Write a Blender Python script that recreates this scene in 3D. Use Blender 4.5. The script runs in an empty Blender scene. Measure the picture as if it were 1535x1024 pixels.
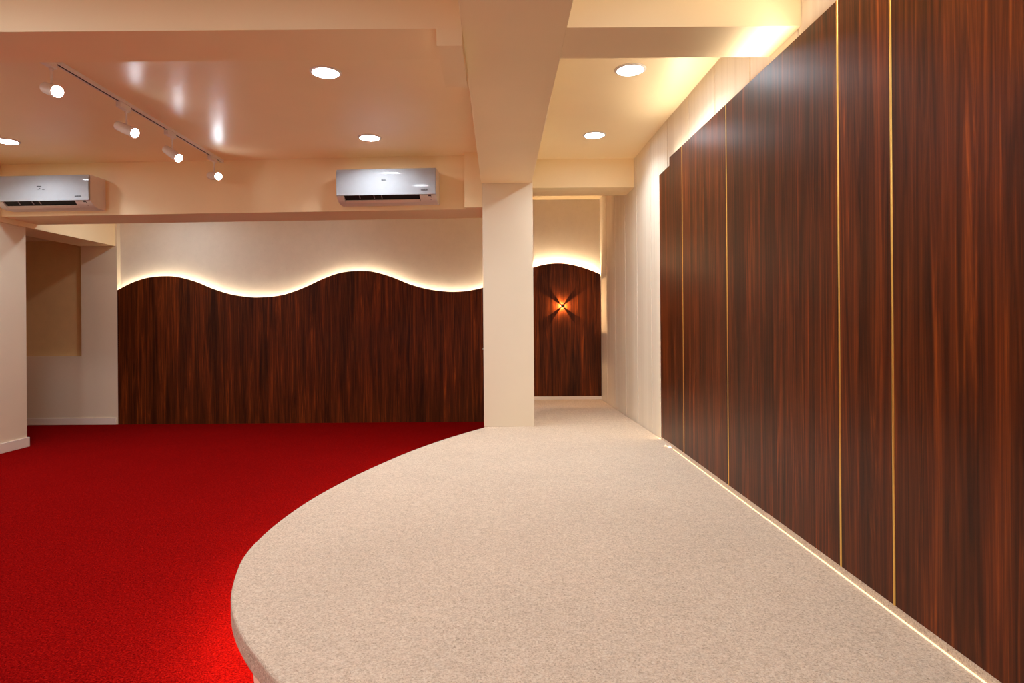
import bpy, bmesh, math, random
from mathutils import Vector, Matrix, Quaternion

scene = bpy.context.scene
COL = scene.collection
random.seed(7)
CAM_Z = 1.075
CEIL = 2.527
STAGE = 0.245

# ------------------------------------------------------------------ helpers
class MB:
    """collects geometry for one mesh"""
    def __init__(self):
        self.v = []; self.f = []; self.m = []
    def add(self, verts, faces, mi=0):
        b = len(self.v)
        self.v += [tuple(p) for p in verts]
        self.f += [tuple(b + i for i in f) for f in faces]
        self.m += [mi] * len(faces)
    def box(self, x0, x1, y0, y1, z0, z1, mi=0):
        self.add([(x0,y0,z0),(x1,y0,z0),(x1,y1,z0),(x0,y1,z0),(x0,y0,z1),(x1,y0,z1),(x1,y1,z1),(x0,y1,z1)],
                 [(0,3,2,1),(4,5,6,7),(0,1,5,4),(1,2,6,5),(2,3,7,6),(3,0,4,7)], mi)
    def prism(self, poly, z0, z1, mi=0, axis='z'):
        """extrude a closed 2-D polygon; z0/z1 may be callables of the polygon point"""
        n = len(poly)
        g = lambda q, p: q(p) if callable(q) else q
        def P(p, h):
            if axis == 'z': return (p[0], p[1], h)
            if axis == 'x': return (h, p[0], p[1])
            return (p[0], h, p[1])
        vs = [P(p, g(z0, p)) for p in poly] + [P(p, g(z1, p)) for p in poly]
        fs = [tuple(range(n - 1, -1, -1)), tuple(range(n, 2 * n))]
        fs += [(i, (i + 1) % n, n + (i + 1) % n, n + i) for i in range(n)]
        self.add(vs, fs, mi)
    def lathe(self, prof, n=40, mi=0, close=True):
        """profile [(r,z)...] round local z"""
        vs = []; fs = []
        for r, z in prof:
            for k in range(n):
                a = 2 * math.pi * k / n
                vs.append((r * math.cos(a), r * math.sin(a), z))
        for j in range(len(prof) - 1):
            for k in range(n):
                k2 = (k + 1) % n
                fs.append((j*n+k, j*n+k2, (j+1)*n+k2, (j+1)*n+k))
        if close:
            fs.append(tuple(range(n - 1, -1, -1)))
            fs.append(tuple((len(prof)-1)*n + k for k in range(n)))
        self.add(vs, fs, mi)
    def tube(self, a, b, r, n=14, mi=0):
        a = Vector(a); b = Vector(b); d = (b - a)
        q = Vector((0,0,1)).rotation_difference(d.normalized())
        vs = []
        for t in (a, b):
            for k in range(n):
                w = q @ Vector((r*math.cos(2*math.pi*k/n), r*math.sin(2*math.pi*k/n), 0))
                vs.append(t + w)
        fs = [tuple(range(n-1,-1,-1)), tuple(range(n,2*n))] + [(k,(k+1)%n,n+(k+1)%n,n+k) for k in range(n)]
        self.add(vs, fs, mi)
    def xform(self, M):
        self.v = [tuple(M @ Vector(p)) for p in self.v]
        return self
    def build(self, name, mats, parent=None, smooth=False, bevel=0.0, seg=2, recalc=True):
        me = bpy.data.meshes.new(name)
        me.from_pydata(self.v, [], self.f)
        for m in (mats if isinstance(mats, (list, tuple)) else [mats]): me.materials.append(m)
        for p, mi in zip(me.polygons, self.m): p.material_index = mi
        if recalc:
            bm = bmesh.new(); bm.from_mesh(me)
            bmesh.ops.recalc_face_normals(bm, faces=bm.faces)
            bm.to_mesh(me); bm.free()
        if smooth:
            for p in me.polygons: p.use_smooth = True
            try: me.set_sharp_from_angle(angle=math.radians(35))
            except Exception: pass
        o = bpy.data.objects.new(name, me); COL.objects.link(o)
        if parent is not None: o.parent = parent
        if bevel > 0:
            b = o.modifiers.new('Bevel', 'BEVEL'); b.width = bevel; b.segments = seg
            b.limit_method = 'ANGLE'; b.angle_limit = math.radians(40)
        return o

def thing(name, label, cat, loc=(0,0,0), group=None, rotz=0.0):
    o = bpy.data.objects.new(name, None); COL.objects.link(o)
    o.location = loc; o.rotation_euler = (0,0,rotz); o.empty_display_size = .05
    o['label'] = label; o['category'] = cat
    if group: o['group'] = group
    return o
def tag(o, label, cat, group=None):
    o['label'] = label; o['category'] = cat
    if group: o['group'] = group
    return o
def struct(o, label=None, cat=None):
    o['kind'] = 'structure'
    if label: o['label'] = label
    if cat: o['category'] = cat
    return o
def copy_tree(o, parent=None):
    c = o.copy(); COL.objects.link(c)
    if parent is not None: c.parent = parent
    for ch in list(o.children): copy_tree(ch, c)
    return c

# ------------------------------------------------------------------ materials
def new_mat(name):
    m = bpy.data.materials.new(name); m.use_nodes = True
    nt = m.node_tree; nt.nodes.clear()
    out = nt.nodes.new('ShaderNodeOutputMaterial')
    b = nt.nodes.new('ShaderNodeBsdfPrincipled')
    nt.links.new(b.outputs[0], out.inputs[0])
    return m, nt, b
def noise(nt, coord, scale=(1,1,1), s=1.0, detail=4, rough=.55, dist=0.0):
    mp = nt.nodes.new('ShaderNodeMapping'); mp.inputs['Scale'].default_value = scale
    nt.links.new(coord, mp.inputs['Vector'])
    n = nt.nodes.new('ShaderNodeTexNoise')
    n.inputs['Scale'].default_value = s; n.inputs['Detail'].default_value = detail
    n.inputs['Roughness'].default_value = rough; n.inputs['Distortion'].default_value = dist
    nt.links.new(mp.outputs[0], n.inputs['Vector'])
    return n.outputs['Fac']
def ramp(nt, fac, stops):
    r = nt.nodes.new('ShaderNodeValToRGB')
    el = r.color_ramp.elements
    while len(el) < len(stops): el.new(.5)
    for e, (p, c) in zip(el, stops):
        e.position = p; e.color = (*c, 1) if len(c) == 3 else c
    nt.links.new(fac, r.inputs[0])
    return r.outputs[0]
def mix(nt, a, b, fac, mode='MIX'):
    n = nt.nodes.new('ShaderNodeMix'); n.data_type = 'RGBA'; n.blend_type = mode
    for sock, val in ((n.inputs[0], fac), (n.inputs[6], a), (n.inputs[7], b)):
        if hasattr(val, 'links'): nt.links.new(val, sock)
        elif isinstance(val, (int, float)): sock.default_value = val
        else: sock.default_value = (*val, 1)
    return n.outputs[2]
def bump(nt, b, h, strength=.2, dist=.002):
    n = nt.nodes.new('ShaderNodeBump'); n.inputs['Strength'].default_value = strength
    n.inputs['Distance'].default_value = dist
    nt.links.new(h, n.inputs['Height']); nt.links.new(n.outputs[0], b.inputs['Normal'])
def ocoord(nt):
    return nt.nodes.new('ShaderNodeTexCoord').outputs['Object']

def m_paint(name, col, rough=.5, spec=.4, bstr=.08, bscale=60, var=.03):
    m, nt, b = new_mat(name); c = ocoord(nt)
    n1 = noise(nt, c, s=1.3, detail=3)
    lo = tuple(x*(1-var) for x in col); hi = tuple(min(1, x*(1+var)) for x in col)
    nt.links.new(ramp(nt, n1, [(.3, lo), (.7, hi)]), b.inputs['Base Color'])
    b.inputs['Roughness'].default_value = rough
    b.inputs['Specular IOR Level'].default_value = spec
    bump(nt, b, noise(nt, c, s=bscale, detail=2), bstr, .002)
    return m
def m_plain(name, col, rough=.4, metal=0.0, spec=.5):
    m, nt, b = new_mat(name); c = ocoord(nt)
    n1 = noise(nt, c, s=30, detail=2)
    nt.links.new(ramp(nt, n1, [(.3, tuple(x*.97 for x in col)), (.7, col)]), b.inputs['Base Color'])
    b.inputs['Roughness'].default_value = rough; b.inputs['Metallic'].default_value = metal
    b.inputs['Specular IOR Level'].default_value = spec
    return m
def m_emit(name, col, strength):
    m = bpy.data.materials.new(name); m.use_nodes = True
    nt = m.node_tree; nt.nodes.clear()
    out = nt.nodes.new('ShaderNodeOutputMaterial'); e = nt.nodes.new('ShaderNodeEmission')
    e.inputs[0].default_value = (*col, 1); e.inputs[1].default_value = strength
    nt.links.new(e.outputs[0], out.inputs[0])
    return m

PAINT = (.82, .715, .545)
M_WALL = m_paint('cream_wall_paint', PAINT, .55, .35)
M_CEIL = m_paint('cream_satin_ceiling_paint', (.97, .80, .505), .34, .34, .05, 25)  # wall cream raised and warmed, bounced light put into the colour
M_BEAM = m_paint('cream_beam_bounce_tint', (.96, .79, .495), .5, .3)  # wall cream again, lifted and warmed to brighten the shaded undersides
M_TRIM = m_paint('white_trim_paint', (.86, .78, .68), .4, .4, .02)
M_WHITE = m_plain('white_plastic', (.38, .39, .405), .08)
M_WHITE_MATT = m_plain('white_powder_coat', (.84, .80, .76), .4)
M_BEIGE_PLASTIC = m_plain('white_side_plastic', (.78, .74, .68), .45)
M_DARK = m_plain('black_void_plastic', (.012, .011, .010), .6)
M_GREY = m_plain('grey_print', (.035, .035, .04), .5)
M_CHROME = m_plain('brushed_nickel', (.62, .60, .57), .3, 1.0)
M_SCONCE = m_plain('dark_bronze', (.05, .042, .04), .4, .6)

def m_wallpaper(name, col, amp=.10, bstr=.5):
    m, nt, b = new_mat(name); c = ocoord(nt)
    n1 = noise(nt, c, s=9, detail=6, rough=.65)
    n2 = noise(nt, c, s=70, detail=4, rough=.7, dist=1.2)
    base = ramp(nt, n1, [(.3, tuple(x*(1-amp) for x in col)), (.7, tuple(min(1, x*(1+amp*.5)) for x in col))])
    scr = ramp(nt, n2, [(.30, (.84,.82,.80)), (.42, (1,1,1))])
    nt.links.new(mix(nt, base, scr, .45, 'MULTIPLY'), b.inputs['Base Color'])
    b.inputs['Roughness'].default_value = .7; b.inputs['Specular IOR Level'].default_value = .25
    bump(nt, b, n2, bstr, .002)
    return m
M_PAPER = m_wallpaper('textured_beige_wallpaper', (.78, .71, .60), .04)
M_PAPER_TAN = m_wallpaper('textured_tan_wallpaper', (.80, .58, .29), .05)

def m_wood(name, axis):
    """dark walnut laminate with the grain running up; axis = the horizontal direction across the grain"""
    m, nt, b = new_mat(name)
    c = ocoord(nt)
    s = (1,1,1)
    across = lambda k, z: (k, k, z)
    big = noise(nt, c, across(8, .40), 1, 3, .5, 1.2)
    mid = noise(nt, c, across(22, .75), 1, 6, .62, 2.6)
    fine = noise(nt, c, across(85, 2.4), 1, 4, .6, 1.0)
    col1 = ramp(nt, mid, [(.30, (.048,.0105,.0026)), (.46, (.100,.0205,.0040)), (.58, (.165,.035,.0058)), (.72, (.33,.075,.010))])
    col2 = ramp(nt, big, [(.32, (.42,.42,.42)), (.52, (.85,.82,.80)), (.70, (1.25,1.15,1.0))])
    col = mix(nt, col1, col2, 1.0, 'MULTIPLY')
    col3 = ramp(nt, fine, [(.34, (.66,.64,.62)), (.55, (1,1,1))])
    col = mix(nt, col, col3, .75, 'MULTIPLY')
    nt.links.new(col, b.inputs['Base Color'])
    b.inputs['Roughness'].default_value = .36
    b.inputs['Specular IOR Level'].default_value = .15
    bump(nt, b, fine, .06, .001)
    return m
M_WOOD = m_wood('dark_walnut_laminate', 'y')
M_EDGE = m_plain('dark_panel_edge', (.03, .013, .008), .5)
M_BRASS = m_plain('brushed_brass', (.96, .64, .17), .30, 1.0)

def m_carpet(name, stops, scale=260, bstr=.7, mott=None):
    m, nt, b = new_mat(name); c = ocoord(nt)
    f1 = noise(nt, c, s=scale, detail=3, rough=.7, dist=.6)
    f2 = noise(nt, c, s=scale*.22, detail=5, rough=.7)
    f3 = noise(nt, c, s=2.2, detail=4, rough=.6)
    col = ramp(nt, f1, stops)
    col = mix(nt, col, ramp(nt, f2, [(.35, (.88,.88,.88)), (.6, (1,1,1))]), .8, 'MULTIPLY')
    col = mix(nt, col, ramp(nt, f3, [(.35, (.93,.93,.93)), (.65, (1,1,1))]), .8, 'MULTIPLY')
    nt.links.new(col, b.inputs['Base Color'])
    b.inputs['Roughness'].default_value = 1.0; b.inputs['Specular IOR Level'].default_value = .0
    ad = nt.nodes.new('ShaderNodeMath'); ad.operation = 'ADD'
    nt.links.new(f1, ad.inputs[0]); nt.links.new(f2, ad.inputs[1])
    bump(nt, b, ad.outputs[0], bstr, .006)
    return m
M_RED = m_carpet('red_carpet', [(.30, (.10,.0012,.0016)), (.52, (.255,.0034,.0034)), (.72, (.47,.012,.009))], 150)
M_TAN = m_carpet('beige_carpet', [(.28, (.50,.37,.26)), (.5, (.83,.665,.50)), (.72, (.97,.86,.71))], 170, .8)

def m_boards(name):
    m, nt, b = new_mat(name); c = ocoord(nt)
    a = noise(nt, c, (30,30,.5), 1, 4, .6, .5); d = noise(nt, c, (4,4,.25), 1, 2)
    col = ramp(nt, a, [(.3, (.82,.74,.60)), (.7, (.90,.83,.69))])
    col = mix(nt, col, ramp(nt, d, [(.35, (.93,.92,.91)), (.65, (1,1,1))]), .9, 'MULTIPLY')
    nt.links.new(col, b.inputs['Base Color'])
    b.inputs['Roughness'].default_value = .5; b.inputs['Specular IOR Level'].default_value = .35
    bump(nt, b, a, .05, .001)
    return m
M_BOARD = m_boards('cream_streaked_boards')

WARM = (1.0, .66, .30)
M_DOWN = m_emit('downlight_diffuser_glow', (.90, .99, 1.08), 60)
M_SPOT = m_emit('spot_lens_glow', (.93, .98, 1.05), 100)
M_LED_WAVE = m_emit('warm_led_wave', (1.0, .83, .60), 52)
M_LED_TOP = m_emit('warm_led_cove', (1.0, .87, .68), 140)
M_LED_ARCH = m_emit('warm_led_arch', (1.0, .76, .48), 210)
M_LED_STAGE = m_emit('warm_led_stage', (1.0,.68,.34), 78)
M_LED_FOOT = m_emit('warm_led_foot', (1.0,.72,.40), 2.4)
M_LED_END = m_emit('warm_led_end', (1.0,.76,.46), 260)
M_LED_SIDE = m_emit('warm_led_side', (1.0,.76,.46), 45)

# ------------------------------------------------------------------ the setting
def wx(y): return 1.256 - .0128 * y           # right wall line in plan
YB = 7.265                                     # wallpapered wall behind the wave panel

b = MB(); b.box(-6.1, 1.5, -3.1, 7.5, -.10, 0)
struct(b.build('floor', M_RED), 'red carpeted floor of the hall', 'floor')
b = MB(); b.box(-6.1, 1.5, -3.1, 7.5, CEIL, CEIL + .1)
struct(b.build('ceiling', M_CEIL), 'glossy cream ceiling', 'ceiling')
b = MB(); b.box(-4.335, 1.30, YB, YB + .1, 0, CEIL)
struct(b.build('wall_back', M_PAPER), 'beige textured wallpaper wall behind the wavy wood panel', 'wall')
# alcove wall with its wallpapered niche
b = MB(); Y = 7.2
b.box(-6.1, -4.335, Y, Y + .16, 0, .778)
b.box(-6.1, -4.335, Y, Y + .16, 2.091, CEIL)
b.box(-4.744, -4.335, Y, Y + .16, .778, 2.091)
b.box(-6.1, -5.75, Y, Y + .16, .778, 2.091)
struct(b.build('wall_alcove', M_WALL), 'cream alcove wall around the tan niche', 'wall')
b = MB(); b.box(-5.75, -4.744, Y + .055, Y + .10, .778, 2.091)
struct(b.build('wall_niche', M_PAPER_TAN), 'tan textured wallpaper in the recessed niche', 'wall')
b = MB(); b.box(-4.75, -4.37, -3.0, 5.859, 0, CEIL)
struct(b.build('wall_left', M_WALL), 'cream wall at the left edge ending at the alcove', 'wall')
b = MB(); b.box(-6.1, -6.0, 5.0, 7.2, 0, CEIL); b.box(-6.0, -4.75, 5.0, 5.1, 0, CEIL)
struct(b.build('wall_alcove_side', M_WALL), 'cream side wall inside the alcove', 'wall')
b = MB(); b.box(-4.75, 1.4, -3.1, -3.0, 0, CEIL)
struct(b.build('wall_front', M_WALL), 'cream wall behind the camera', 'wall')

# right wall: cream boards .475 m wide with V grooves
b = MB()
ys = []; y = 4.95 + .475 * 5
while y > -3.2: ys.append(y); y -= .475
poly = [(wx(YB), YB)]
for y in ys:
    if YB - .02 > y > -2.95:
        poly += [(wx(y), y + .008), (wx(y) + .009, y + .005), (wx(y) + .009, y - .005), (wx(y), y - .008)]
poly += [(wx(-3.0), -3.0), (1.42, -3.0), (1.42, YB)]
b.prism(poly, 0, CEIL)
struct(b.build('wall_right', M_BOARD), 'cream vertical boards on the right wall', 'wall')

# baseboards
b = MB(); b.box(-4.37, -4.355, -3.0, 5.874, 0, .088); b.box(-4.75, -4.37, 5.859, 5.874, 0, .088)
struct(b.build('baseboard_left', M_TRIM, bevel=.003), 'white baseboard along the left wall end', 'baseboard')
b = MB(); b.box(-6.0, -4.352, 7.186, 7.2, 0, .078)
struct(b.build('baseboard_alcove', M_TRIM, bevel=.003), 'white baseboard along the alcove wall', 'baseboard')
b = MB(); b.box(-.09, wx(7.2), 7.195, YB, STAGE, STAGE + .036)
struct(b.build('baseboard_back', M_TRIM, bevel=.003), 'white skirting under the arched wood panel', 'baseboard')

# column and beams
b = MB(); b.box(-.1305, .288, 5.271, 5.69, STAGE, CEIL)
struct(b.build('column', M_WALL, bevel=.003), 'square cream column standing on the stage', 'column')
b = MB(); b.box(-.1405, .281, -3.0, 5.271, CAM_Z + 1.193, CEIL)
struct(b.build('ceiling_beam', M_BEAM, bevel=.003), 'wide beam running along the room to the column', 'beam')
ZT = CAM_Z + 1.2
b = MB(); b.box(-4.35, -.1405, 2.546, 2.839, ZT, CEIL)
b.box(-.243, -.1405, 2.5465, 2.989, CAM_Z + 1.131, CEIL)
struct(b.build('ceiling_beam', M_BEAM), 'cross beam left of the central beam', 'beam')
b = MB(); b.box(.281, wx(2.7), 2.546, 2.839, ZT, CEIL)
struct(b.build('ceiling_beam', M_BEAM), 'cross beam right of the central beam', 'beam')
fy = lambda x: 5.345 - .0474 * x
b = MB(); b.prism([(-4.349, fy(-4.35)), (-.1305, fy(-.1305)), (-.1305, fy(-.1305) + .44), (-4.349, fy(-4.35) + .44)], CAM_Z + .996, CEIL)
b.prism([(-.28, 5.271), (-.1305, 5.271), (-.1305, 5.40), (-.28, 5.40)], CAM_Z + .9961, CEIL)
struct(b.build('ceiling_beam', M_BEAM), 'deep back beam that carries the two air conditioners', 'beam')
b = MB(); b.box(.288, wx(5.6), 5.50, 5.84, CAM_Z + 1.203, CEIL)
struct(b.build('ceiling_beam', M_BEAM), 'short back beam between the column and the right wall', 'beam')
b = MB(); b.box(-4.75, -4.35, -3.0, 7.2, CAM_Z + .95, CEIL - .001)
struct(b.build('ceiling_beam', M_BEAM), 'side beam over the left wall and the alcove opening', 'beam')

# ------------------------------------------------------------------ the stage
edge = [(1.17,.93),(.85,.945),(.50,.985),(.15,1.075),(-.12,1.20),(-.34,1.345),(-.518,1.485),(-.595,1.575),(-.687,1.695),(-.77,1.825),
        (-.838,1.965),(-.885,2.10),(-.935,2.286),(-.955,2.454),(-.959,2.661),(-.943,2.912),(-.907,3.171),(-.850,3.440),(-.802,3.633),
        (-.705,3.959),(-.575,4.336),(-.361,4.82),(-.137,5.232)]
def catmull(pts, k=5):
    out = []
    P = [pts[0]] + list(pts) + [pts[-1]]
    for i in range(1, len(P) - 2):
        p0, p1, p2, p3 = [Vector(P[j]) for j in (i-1, i, i+1, i+2)]
        for s in range(k):
            t = s / k
            out.append(.5*((2*p1)+(-p0+p2)*t+(2*p0-5*p1+4*p2-p3)*t*t+(-p0+3*p1-3*p2+p3)*t**3))
    out.append(Vector(pts[-1]))
    return [Vector((q[0], q[1])) for q in out]
crv = catmull(edge, 4)
crv = [crv[0]] + [(crv[i-1] + 2*crv[i] + crv[i+1]) / 4 for i in range(1, len(crv)-1)] + [crv[-1]]
crv += [Vector((-.105, 5.40)), Vector((-.10, YB - .01))]
def offset(line, d):
    out = []
    for i, p in enumerate(line):
        a = line[max(0, i-1)]; c = line[min(len(line)-1, i+1)]
        t = (c - a).normalized(); n = Vector((t.y, -t.x))       # towards the inside of the stage
        out.append(p + n * d)
    return out
def right_side(last): return [Vector((wx(YB)-.004, YB-.01)), Vector((wx(.93)-.004, last))]
stage = thing('stage', 'low curved stage covered in beige carpet beside the red floor', 'stage', (0, 0, 0))
top = MB(); top.prism([tuple(p) for p in crv + right_side(crv[0].y)], STAGE - .066, STAGE)
deck = top.build('deck', M_TAN, stage, bevel=.010, seg=3)
in5 = offset(crv, .062)
r = MB(); r.prism([tuple(p) for p in in5 + right_side(in5[0].y)], 0, STAGE - .066)
rs = r.build('riser', M_TRIM, stage)
# warm strip glued under the nosing
a = offset(crv[:-2], .040); c = offset(crv[:-2], .052)
s = MB()
for i in range(0, len(a) - 1):
    s.prism([tuple(a[i]), tuple(a[i+1]), tuple(c[i+1]), tuple(c[i])], STAGE - .071, STAGE - .066)
s.build('led_strip', M_LED_STAGE, stage)

# ------------------------------------------------------------------ wavy panel + arched panel with light strips behind
wave = [(-4.333,1.522),(-4.17,1.604),(-4.024,1.653),(-3.91,1.672),(-3.797,1.678),(-3.651,1.669),(-3.445,1.613),(-3.238,1.527),(-3.032,1.463),(-2.824,1.433),(-2.721,1.429),
        (-2.514,1.444),(-2.348,1.485),(-2.179,1.55),(-2.010,1.629),(-1.839,1.691),(-1.694,1.717),(-1.57,1.722),(-1.425,1.71),(-1.218,1.650),(-1.012,1.566),
        (-.805,1.508),(-.599,1.479),(-.453,1.477),(-.32,1.490),(-.186,1.518),(-.112,1.543)]
arch = [(-.092,1.550),(.019,1.594),(.209,1.676),(.397,1.747),(.50,1.775),(.600,1.790),(.699,1.792),(.79,1.783),(.884,1.763),(1.02,1.721),(1.160,1.662)]
wv = catmull(wave, 5); av = catmull(arch, 5)
YP0, YP1 = 7.200, 7.215
def panel(curve, zb, name):
    m = MB(); m.prism([(curve[0].x, zb)] + [tuple(p) for p in curve] + [(curve[-1].x, zb)], YP0, YP1, axis='y')
    return m.build(name, M_WOOD)
wp = panel(wv, 0.0, 'wood_panel')
tag(wp, 'dark walnut wall panel with wavy top edge behind the red floor', 'wall panel')
ap = panel(av, STAGE + .036, 'wood_panel')
tag(ap, 'dark walnut arched wall panel right of the column', 'wall panel')
def ribbon(curve, y0, y1, drop, th, mat, par):
    m = MB()
    for p, q in zip(curve[:-1], curve[1:]):
        t = (q - p).normalized(); n = Vector((-t.y, t.x))
        P = [p - n*drop, q - n*drop, q - n*(drop+th), p - n*(drop+th)]
        m.prism([tuple(v) for v in P], y0, y1, axis='y')
    return m.build('led_strip', mat, par)
ribbon(wv, 7.2170, 7.2250, .016, .004, M_LED_WAVE, wp)
ribbon(av, 7.2170, 7.2250, .016, .004, M_LED_ARCH, ap)
# lever handle on the wavy panel, half behind the column
hm = MB(); hm.box(-.172, -.132, 7.192, 7.2, .72, .88); hm.tube((-.152, 7.2, .83), (-.152, 7.155, .83), .009)
hm.tube((-.192, 7.157, .83), (-.06, 7.157, .83), .008)
ho = hm.build('handle', M_CHROME, wp, bevel=.001); ho['label'] = 'small metal lever handle'

# ------------------------------------------------------------------ walnut wall on the right: panels, brass strips, carpet kerb
def px(y): return 1.0915 + .018 * y
def ztop(y): return CAM_Z + 1.0112 + .031 * y
ZB = .2705
cuts = [4.318, 4.004, 3.186, 2.105, 1.812, .60]
names = ['narrow walnut wall panel left of the first brass strip, next to the recessed end panel',
         'walnut wall panel between the farthest brass strip and the second brass strip',
         'widest fully seen walnut wall panel, between the second and third brass strips',
         'narrow walnut wall panel between the two brass strips nearest the camera',
         'walnut wall panel at the right edge of the photo, beyond the last brass strip']
W = .0055
for i in range(5):
    y1 = cuts[i] - (W if i > 0 else 0); y0 = cuts[i+1] + (W if i < 4 else 0)
    m = MB(); m.prism([(px(y0), y0), (px(y1), y1), (px(y1)+.013, y1), (px(y0)+.013, y0)], ZB, lambda p: ztop(p[1]))
    tag(m.build('wood_panel', M_WOOD, bevel=.0008, seg=1), names[i], 'wall panel')
gl = ['brass strip farthest from the camera between walnut panels', 'second brass strip counted from the white boards',
      'third brass strip counted from the white boards', 'brass strip nearest the camera on the walnut wall']
for i, y in enumerate(cuts[1:5]):
    m = MB()
    prof = [(px(y)+.012, y-W+.0003)] + [(px(y) + .0012 - .0030*math.cos(t), y + (W-.0004)*math.sin(t)) for t in [math.radians(a) for a in range(-90, 91, 20)]] + [(px(y)+.012, y+W-.0003)]
    m.prism(prof, ZB, ztop(y) - .001)
    tag(m.build('brass_strip', M_BRASS, smooth=True), gl[i], 'metal strip', 'brass strips between the walnut panels')
# recessed end panel
XE = lambda y: 1.1885
m = MB(); m.prism([(1.187, 4.3185), (1.187, 4.66), (1.1952, 4.66), (1.1952, 4.3185)], .2575, CAM_Z + 1.1065)
end_panel = tag(m.build('wood_panel', M_WOOD, bevel=.0008, seg=1), 'recessed shorter walnut end panel beside the cream boards', 'wall panel')
# carpet kerb at the foot
m = MB(); m.prism([(px(.6)-.001, .6), (px(4.318)-.001, 4.318), (px(4.318)+.0125, 4.318), (px(.6)+.0125, .6)], STAGE, ZB)
tag(m.build('kerb', M_TAN), 'beige carpeted kerb under the walnut wall', 'kerb')
m = MB(); m.prism([(1.185, 4.319), (1.185, 4.66), (1.1952, 4.66), (1.1952, 4.319)], STAGE, .2573)
tag(m.build('kerb', M_TAN), 'short beige kerb under the recessed walnut end panel', 'kerb')
m = MB(); m.prism([(px(.6)-.0055, .6), (px(4.25)-.0055, 4.25), (px(4.25)-.0011, 4.25), (px(.6)-.0011, .6)], STAGE, STAGE + .0021)
tag(m.build('led_strip', M_LED_FOOT), 'thin bright light line at the foot of the walnut wall', 'light strip')
m = MB()
for ya, yb in ((.6, 4.3),):
    P = []
    for y in (ya, yb):
        x, z = px(y), ztop(y)
        P += [(x+.0165, y, z-.0100), (x+.0231, y, z-.0012), (x+.0255, y, z-.0030), (x+.0189, y, z-.0118)]
    m.add(P, [(0,4,5,1)], 0); m.add(P, [(0,1,2,3), (7,6,5,4), (1,5,6,2), (2,6,7,3), (3,7,4,0)], 1)
tag(m.build('led_strip', [M_LED_TOP, M_WHITE_MATT]), 'hidden warm light strip along the top of the walnut wall', 'light strip')
m = MB(); m.prism([(1.1720, 4.319), (1.182, 4.319), (1.182, 4.322), (1.1720, 4.322)], STAGE + .002, STAGE + .014)
m.prism([(1.1885, 4.661), (1.195, 4.661), (1.195, 4.664), (1.1885, 4.664)], STAGE + .002, STAGE + .014)
m.prism([(1.1885, 4.661), (1.1950, 4.661), (1.1950, 4.663), (1.1885, 4.663)], STAGE + .03, 2.17, 1)
m.build('led_strip', [M_LED_END, M_LED_SIDE], end_panel)

# ------------------------------------------------------------------ downlights
def make_downlight():
    t = thing('downlight', '', 'ceiling light', (0, 0, CEIL), 'round downlights in the ceiling')
    f = MB(); f.lathe([(.074, 0), (.088, 0), (.088, -.004), (.080, -.009), (.074, -.008), (.074, 0)], 48, close=False)
    f.build('frame', M_WHITE_MATT, t, smooth=True)
    d = MB(); d.lathe([(.0745, -.0008), (.0745, -.0055), (.060, -.0068)], 48)
    d.build('diffuser', M_DOWN, t)
    l = bpy.data.lights.new('lamp', 'AREA'); l.shape = 'DISK'; l.size = .14; l.energy = 9.0; l.color = (.90, .99, 1.08); l.spread = math.radians(140)
    lo = bpy.data.objects.new('lamp', l); COL.objects.link(lo); lo.parent = t; lo.location = (0, 0, -.011)
    return t
DL = [((-.972, 3.592), 'round white downlight in front of the right air conditioner, nearer of the two'),
      ((-.976, 4.832), 'round white downlight just in front of the right air conditioner'),
      ((-3.757, 4.850), 'round white downlight above the left air conditioner, cut by the photo edge'),
      ((.755, 3.587), 'larger looking round downlight right of the central beam'),
      ((.735, 4.808), 'smaller looking round downlight right of the column, near the back beam')]
d0 = make_downlight()
for i, ((x, y), lab) in enumerate(DL):
    o = d0 if i == 0 else copy_tree(d0)
    o.location = (x, y, CEIL); o['label'] = lab

# unseen lamps, out of view and behind the back beam, added to light the room
for i, (x, y, e) in enumerate([(-3.757, 3.6, 16), (-3.757, 1.6, 13), (-2.3, 1.6, 16), (-.975, 1.4, 10), (.70, 1.6, 13),
                               (-3.757, -.4, 16), (-.975, -.8, 16), (.70, -1.2, 16), (-2.3, -1.8, 16), (-3.5, 6.45, 9), (-1.9, 6.4, 2.5)]):
    l = bpy.data.lights.new('unseen_lamp', 'AREA'); l.shape = 'DISK'; l.size = .15; l.energy = e; l.color = (.90, .99, 1.08)
    o = bpy.data.objects.new('unseen_lamp', l); COL.objects.link(o); o.location = (x, y, CEIL - .012)

# ------------------------------------------------------------------ track with four spots
TX = -2.373
track = thing('light_track', 'white ceiling track with dark slot holding four spotlights', 'light track', (TX, 4.2, CEIL))
m = MB()
y0, y1 = -.95, 1.225
m.box(-.0175, -.007, y0, y1, -.020, 0); m.box(.007, .0175, y0, y1, -.020, 0); m.box(-.007, .007, y0, y1, -.004, 0)
m.box(-.0175, .0175, y0 - .012, y0, -.021, 0); m.box(-.0175, .0175, y1, y1 + .03, -.021, 0)
m.build('rail', M_WHITE_MATT, track)
m = MB(); m.box(-.0069, .0069, y0, y1, -.0185, -.0041)
so = m.build('slot', M_DARK, track); so['label'] = 'dark slot along the rail'

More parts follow.
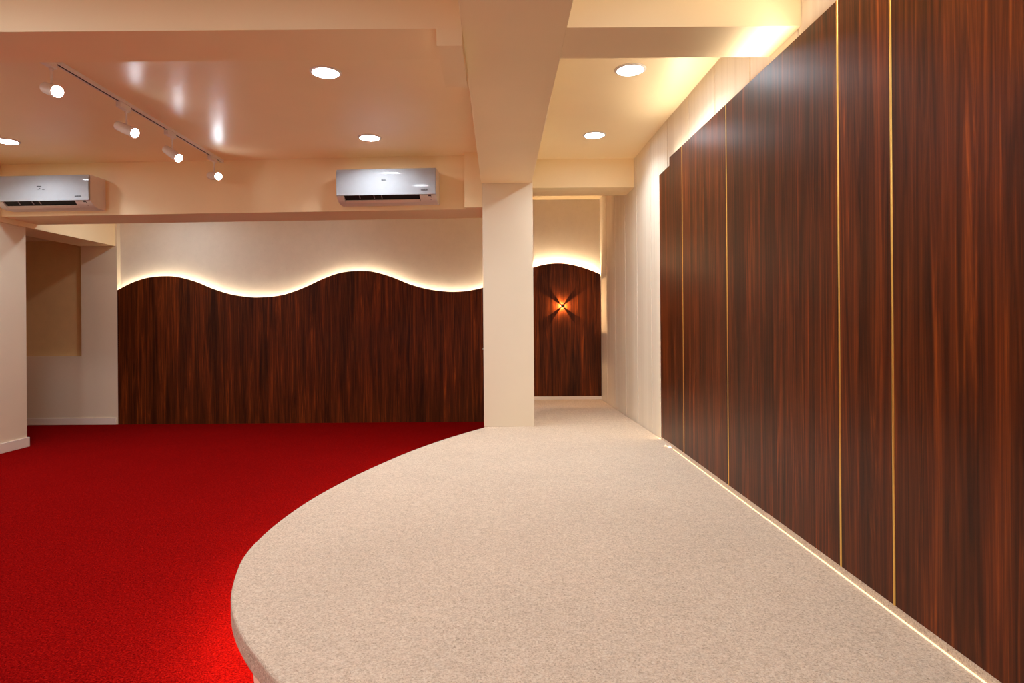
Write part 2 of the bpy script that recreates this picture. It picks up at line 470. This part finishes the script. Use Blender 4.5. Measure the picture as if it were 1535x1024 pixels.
def make_spot():
    t = thing('track_spotlight', '', 'spotlight', (TX, 4, CEIL - .0215), 'spotlights on the ceiling track')
    a = MB(); a.box(-.0165, .0165, -.062, .050, -.034, 0)
    a.build('adapter', M_WHITE_MATT, t, bevel=.003)
    s = MB(); s.tube((0, .025, -.034), (0, .025, -.044), .011); s.tube((0, .025, -.040), (0, .025, -.124), .0055)
    s.build('stem', M_WHITE_MATT, t)
    br = MB()
    br.lathe([(.012, -.088), (.024, -.086), (.029, -.080), (.030, -.072), (.0305, -.030), (.0315, -.028), (.0315, .076), (.0295, .078), (.028, .070), (.027, .064)], 32)
    bo = br.build('barrel', M_WHITE_MATT, t, smooth=True)
    bo.rotation_mode = 'QUATERNION'
    bo.location = (0, .025, -.150)
    le = MB(); le.lathe([(.0268, .0690), (.0268, .0700)], 32)
    le.build('lens', M_SPOT, bo)
    return t
SP = [(3.35, (.772, -.542, -.333), 'track spotlight nearest the camera, at the left end of the track'),
      (4.03, (.866, -.296, -.404), 'second spotlight along the track, turned to the right'),
      (4.60, (.775, -.354, -.523), 'third spotlight along the track, tilted most downward'),
      (5.28, (.740, -.641, -.204), 'last spotlight, at the far end of the track above the back beam')]
s0 = make_spot()
for i, (y, d, lab) in enumerate(SP):
    o = s0 if i == 0 else copy_tree(s0)
    o.location = (TX, y, CEIL - .0215); o['label'] = lab
    bo = [c for c in o.children if c.name.startswith('barrel')][0]
    bo.rotation_mode = 'QUATERNION'
    bo.rotation_quaternion = Vector((0,0,1)).rotation_difference(Vector(d).normalized())

# ------------------------------------------------------------------ air conditioners
def text_mesh(txt, size, name, mat, parent, loc, rot):
    cu = bpy.data.curves.new(name, 'FONT'); cu.body = txt; cu.size = size; cu.align_x = 'CENTER'; cu.extrude = .0004; cu.offset = .0003
    tmp = bpy.data.objects.new(name, cu); COL.objects.link(tmp)
    bpy.context.view_layer.update()
    dg = bpy.context.evaluated_depsgraph_get()
    me = bpy.data.meshes.new_from_object(tmp.evaluated_get(dg))
    bpy.data.objects.remove(tmp)
    me.materials.clear(); me.materials.append(mat)
    o = bpy.data.objects.new(name, me); COL.objects.link(o); o.parent = parent
    o.location = loc; o.rotation_euler = rot
    return o
HW = .4125
def make_ac():
    t = thing('air_conditioner', '', 'air conditioner', (0,0,0), 'air conditioners on the back beam')
    full = [(0,0), (-.09,.000), (-.135,.010), (-.168,.028), (-.188,.050), (-.192,.060), (-.192,.255), (-.180,.268), (0,.268)]
    cut  = [(0,0), (-.09,.000), (-.118,.006), (-.122,.012), (-.085,.070), (-.150,.085), (-.186,.056), (-.192,.060), (-.192,.255), (-.180,.268), (0,.268)]
    L, R = -.355, .275
    m = MB()
    m.prism(full, -HW, L, axis='x'); m.prism(cut, L, R, axis='x'); m.prism(full, R, HW, axis='x')
    m.build('casing', M_BEIGE_PLASTIC, t, smooth=True)
    # slightly bowed gloss front panel
    fp = []
    for k in range(9):
        u = k / 8; z = .050 + .217 * u
        fp.append((-.193 - .016 - .003*math.sin(math.pi*u) + (.010 if k == 8 else 0), z))
    fp = [(-.193, .052)] + fp + [(-.193, .266)]
    m = MB(); m.prism(fp, -HW + .002, HW - .002, axis='x')
    m.build('front_panel', M_WHITE, t, smooth=True, bevel=.003)
    m = MB(); m.prism([(-.120,.0135), (-.086,.066), (-.149,.081), (-.183,.057)], L + .001, R - .001, axis='x')
    # closed dark block filling the outlet recess
    oo = m.build('air_outlet', M_DARK, t); oo['label'] = 'dark air outlet slot'
    m = MB(); m.prism([(-.155,.0185), (-.119,.0045), (-.116,.0085), (-.152,.0230)], L + .004, R - .004, axis='x')
    m.build('louver', M_TRIM, t)
    for x in (-.225, -.105, -.042):
        m = MB(); m.prism([(-.186,.052), (-.160,.030), (-.156,.034), (-.181,.056)], x - .003, x + .003, axis='x'); m.build('vane', M_WHITE, t)
    m = MB(); m.prism([(-.1815,.0395), (-.1905,.0500), (-.1895,.0512), (-.1805,.0405)], .345, .368, axis='x')
    m.prism([(-.150,.0165), (-.157,.0205), (-.156,.0225), (-.149,.0185)], .360, .366, axis='x')
    m.prism([(-.172,.0290), (-.1905,.0500), (-.1895,.0512), (-.171,.0305)], .3655, .3685, axis='x')
    m.build('sensor', M_GREY, t)
    m = MB()                                   # worn, unreadable maker's mark: a row of tiny strokes
    xx = -.034
    for w_, h_ in ((.004,.007),(.005,.007),(.003,.007),(.006,.006),(.004,.007),(.005,.005)):
        m.box(xx, xx + w_, -.2165, -.2145, .1685, .1685 + h_); xx += w_ + .0022
    m.build('maker_mark', M_GREY, t)
    text_mesh('INVERTER', .0125, 'lettering', M_GREY, t, (.318, -.2128, .081), (math.pi/2, 0, 0))
    m = MB(); m.lathe([(.004, 0), (.004, .003)], 12); m.xform(Matrix.Translation((-.385, -.2125, .090)) @ Matrix.Rotation(math.pi/2, 4, 'X'))
    m.build('stud', M_WHITE, t)
    return t
ac = make_ac()
rz = -math.atan(.0474)
z_ac = CAM_Z + 1.034
for i, (x, lab) in enumerate([(-.9075, 'white split air conditioner on the back beam nearer the column'),
                              (-3.82, 'white split air conditioner at the left edge of the photo')]):
    o = ac if i == 0 else copy_tree(ac)
    o.location = (x, fy(x) - .001, z_ac); o.rotation_euler = (0, 0, rz); o['label'] = lab
# installer's sticker remains on the left unit's panel only
m = MB()
m.box(-.028, -.016, -.2160, -.2148, .146, .150); m.box(-.014, -.006, -.2160, -.2148, .150, .156); m.box(.012, .034, -.2160, -.2148, .143, .1455)
st = m.build('sticker', M_GREY, o)

# ------------------------------------------------------------------ cross-beam wall sconce
sx, sz = .7215, 1.305
sc = thing('wall_sconce', 'tiny dark wall lamp throwing a four pointed cross of light on the arched panel', 'wall lamp', (sx, YP0, sz))
m = MB()
for q in range(4):
    a0 = math.radians(45 + 90*q)
    ha = math.radians(10.5)
    pts = [(.0035*math.cos(a0), .0035*math.sin(a0))] + [(.026*math.cos(a0 + t*ha), .026*math.sin(a0 + t*ha)) for t in (-1, -.3, .3, 1)]
    m.prism(pts, -.044, -.0003, axis='y')
m2 = [(.021*math.cos(2*math.pi*k/28), .021*math.sin(2*math.pi*k/28)) for k in range(28)]
m.prism(m2, -.056, -.044, axis='y')
m.build('body', M_SCONCE, sc)
l = bpy.data.lights.new('bulb', 'POINT'); l.energy = 13.0; l.color = (1.0, .60, .30); l.shadow_soft_size = .0012
o = bpy.data.objects.new('bulb', l); COL.objects.link(o); o.parent = sc; o.location = (0, -.030, 0)

# ------------------------------------------------------------------ camera, world, view
cam = bpy.data.cameras.new('camera'); co = bpy.data.objects.new('camera', cam); COL.objects.link(co)
cam.sensor_fit = 'HORIZONTAL'; cam.sensor_width = 36.0; cam.lens = 36.0 * 950 / 1535
cam.shift_x = (767.5 - 748) / 1535; cam.shift_y = -(512 - 490) / 1535
cam.clip_start = .05
co.location = (0, 0, CAM_Z)
co.rotation_euler = (Matrix.Rotation(math.radians(90), 3, 'X') @ Matrix.Rotation(-.0075, 3, 'Z')).to_euler()
scene.camera = co
w = bpy.data.worlds.new('world'); scene.world = w; w.use_nodes = True
bg = w.node_tree.nodes.get('Background') or w.node_tree.nodes.new('ShaderNodeBackground')
bg.inputs[0].default_value = (0, 0, 0, 1); bg.inputs[1].default_value = 0
vs = scene.view_settings
vs.view_transform = 'Standard'; vs.look = 'None'; vs.gamma = 1.0; vs.use_curve_mapping = False
vs.exposure = -0.24
cy = scene.cycles
cy.max_bounces = 14; cy.diffuse_bounces = 9; cy.glossy_bounces = 5
cy.sample_clamp_indirect = 6.0; cy.use_denoising = True; cy.use_light_tree = True
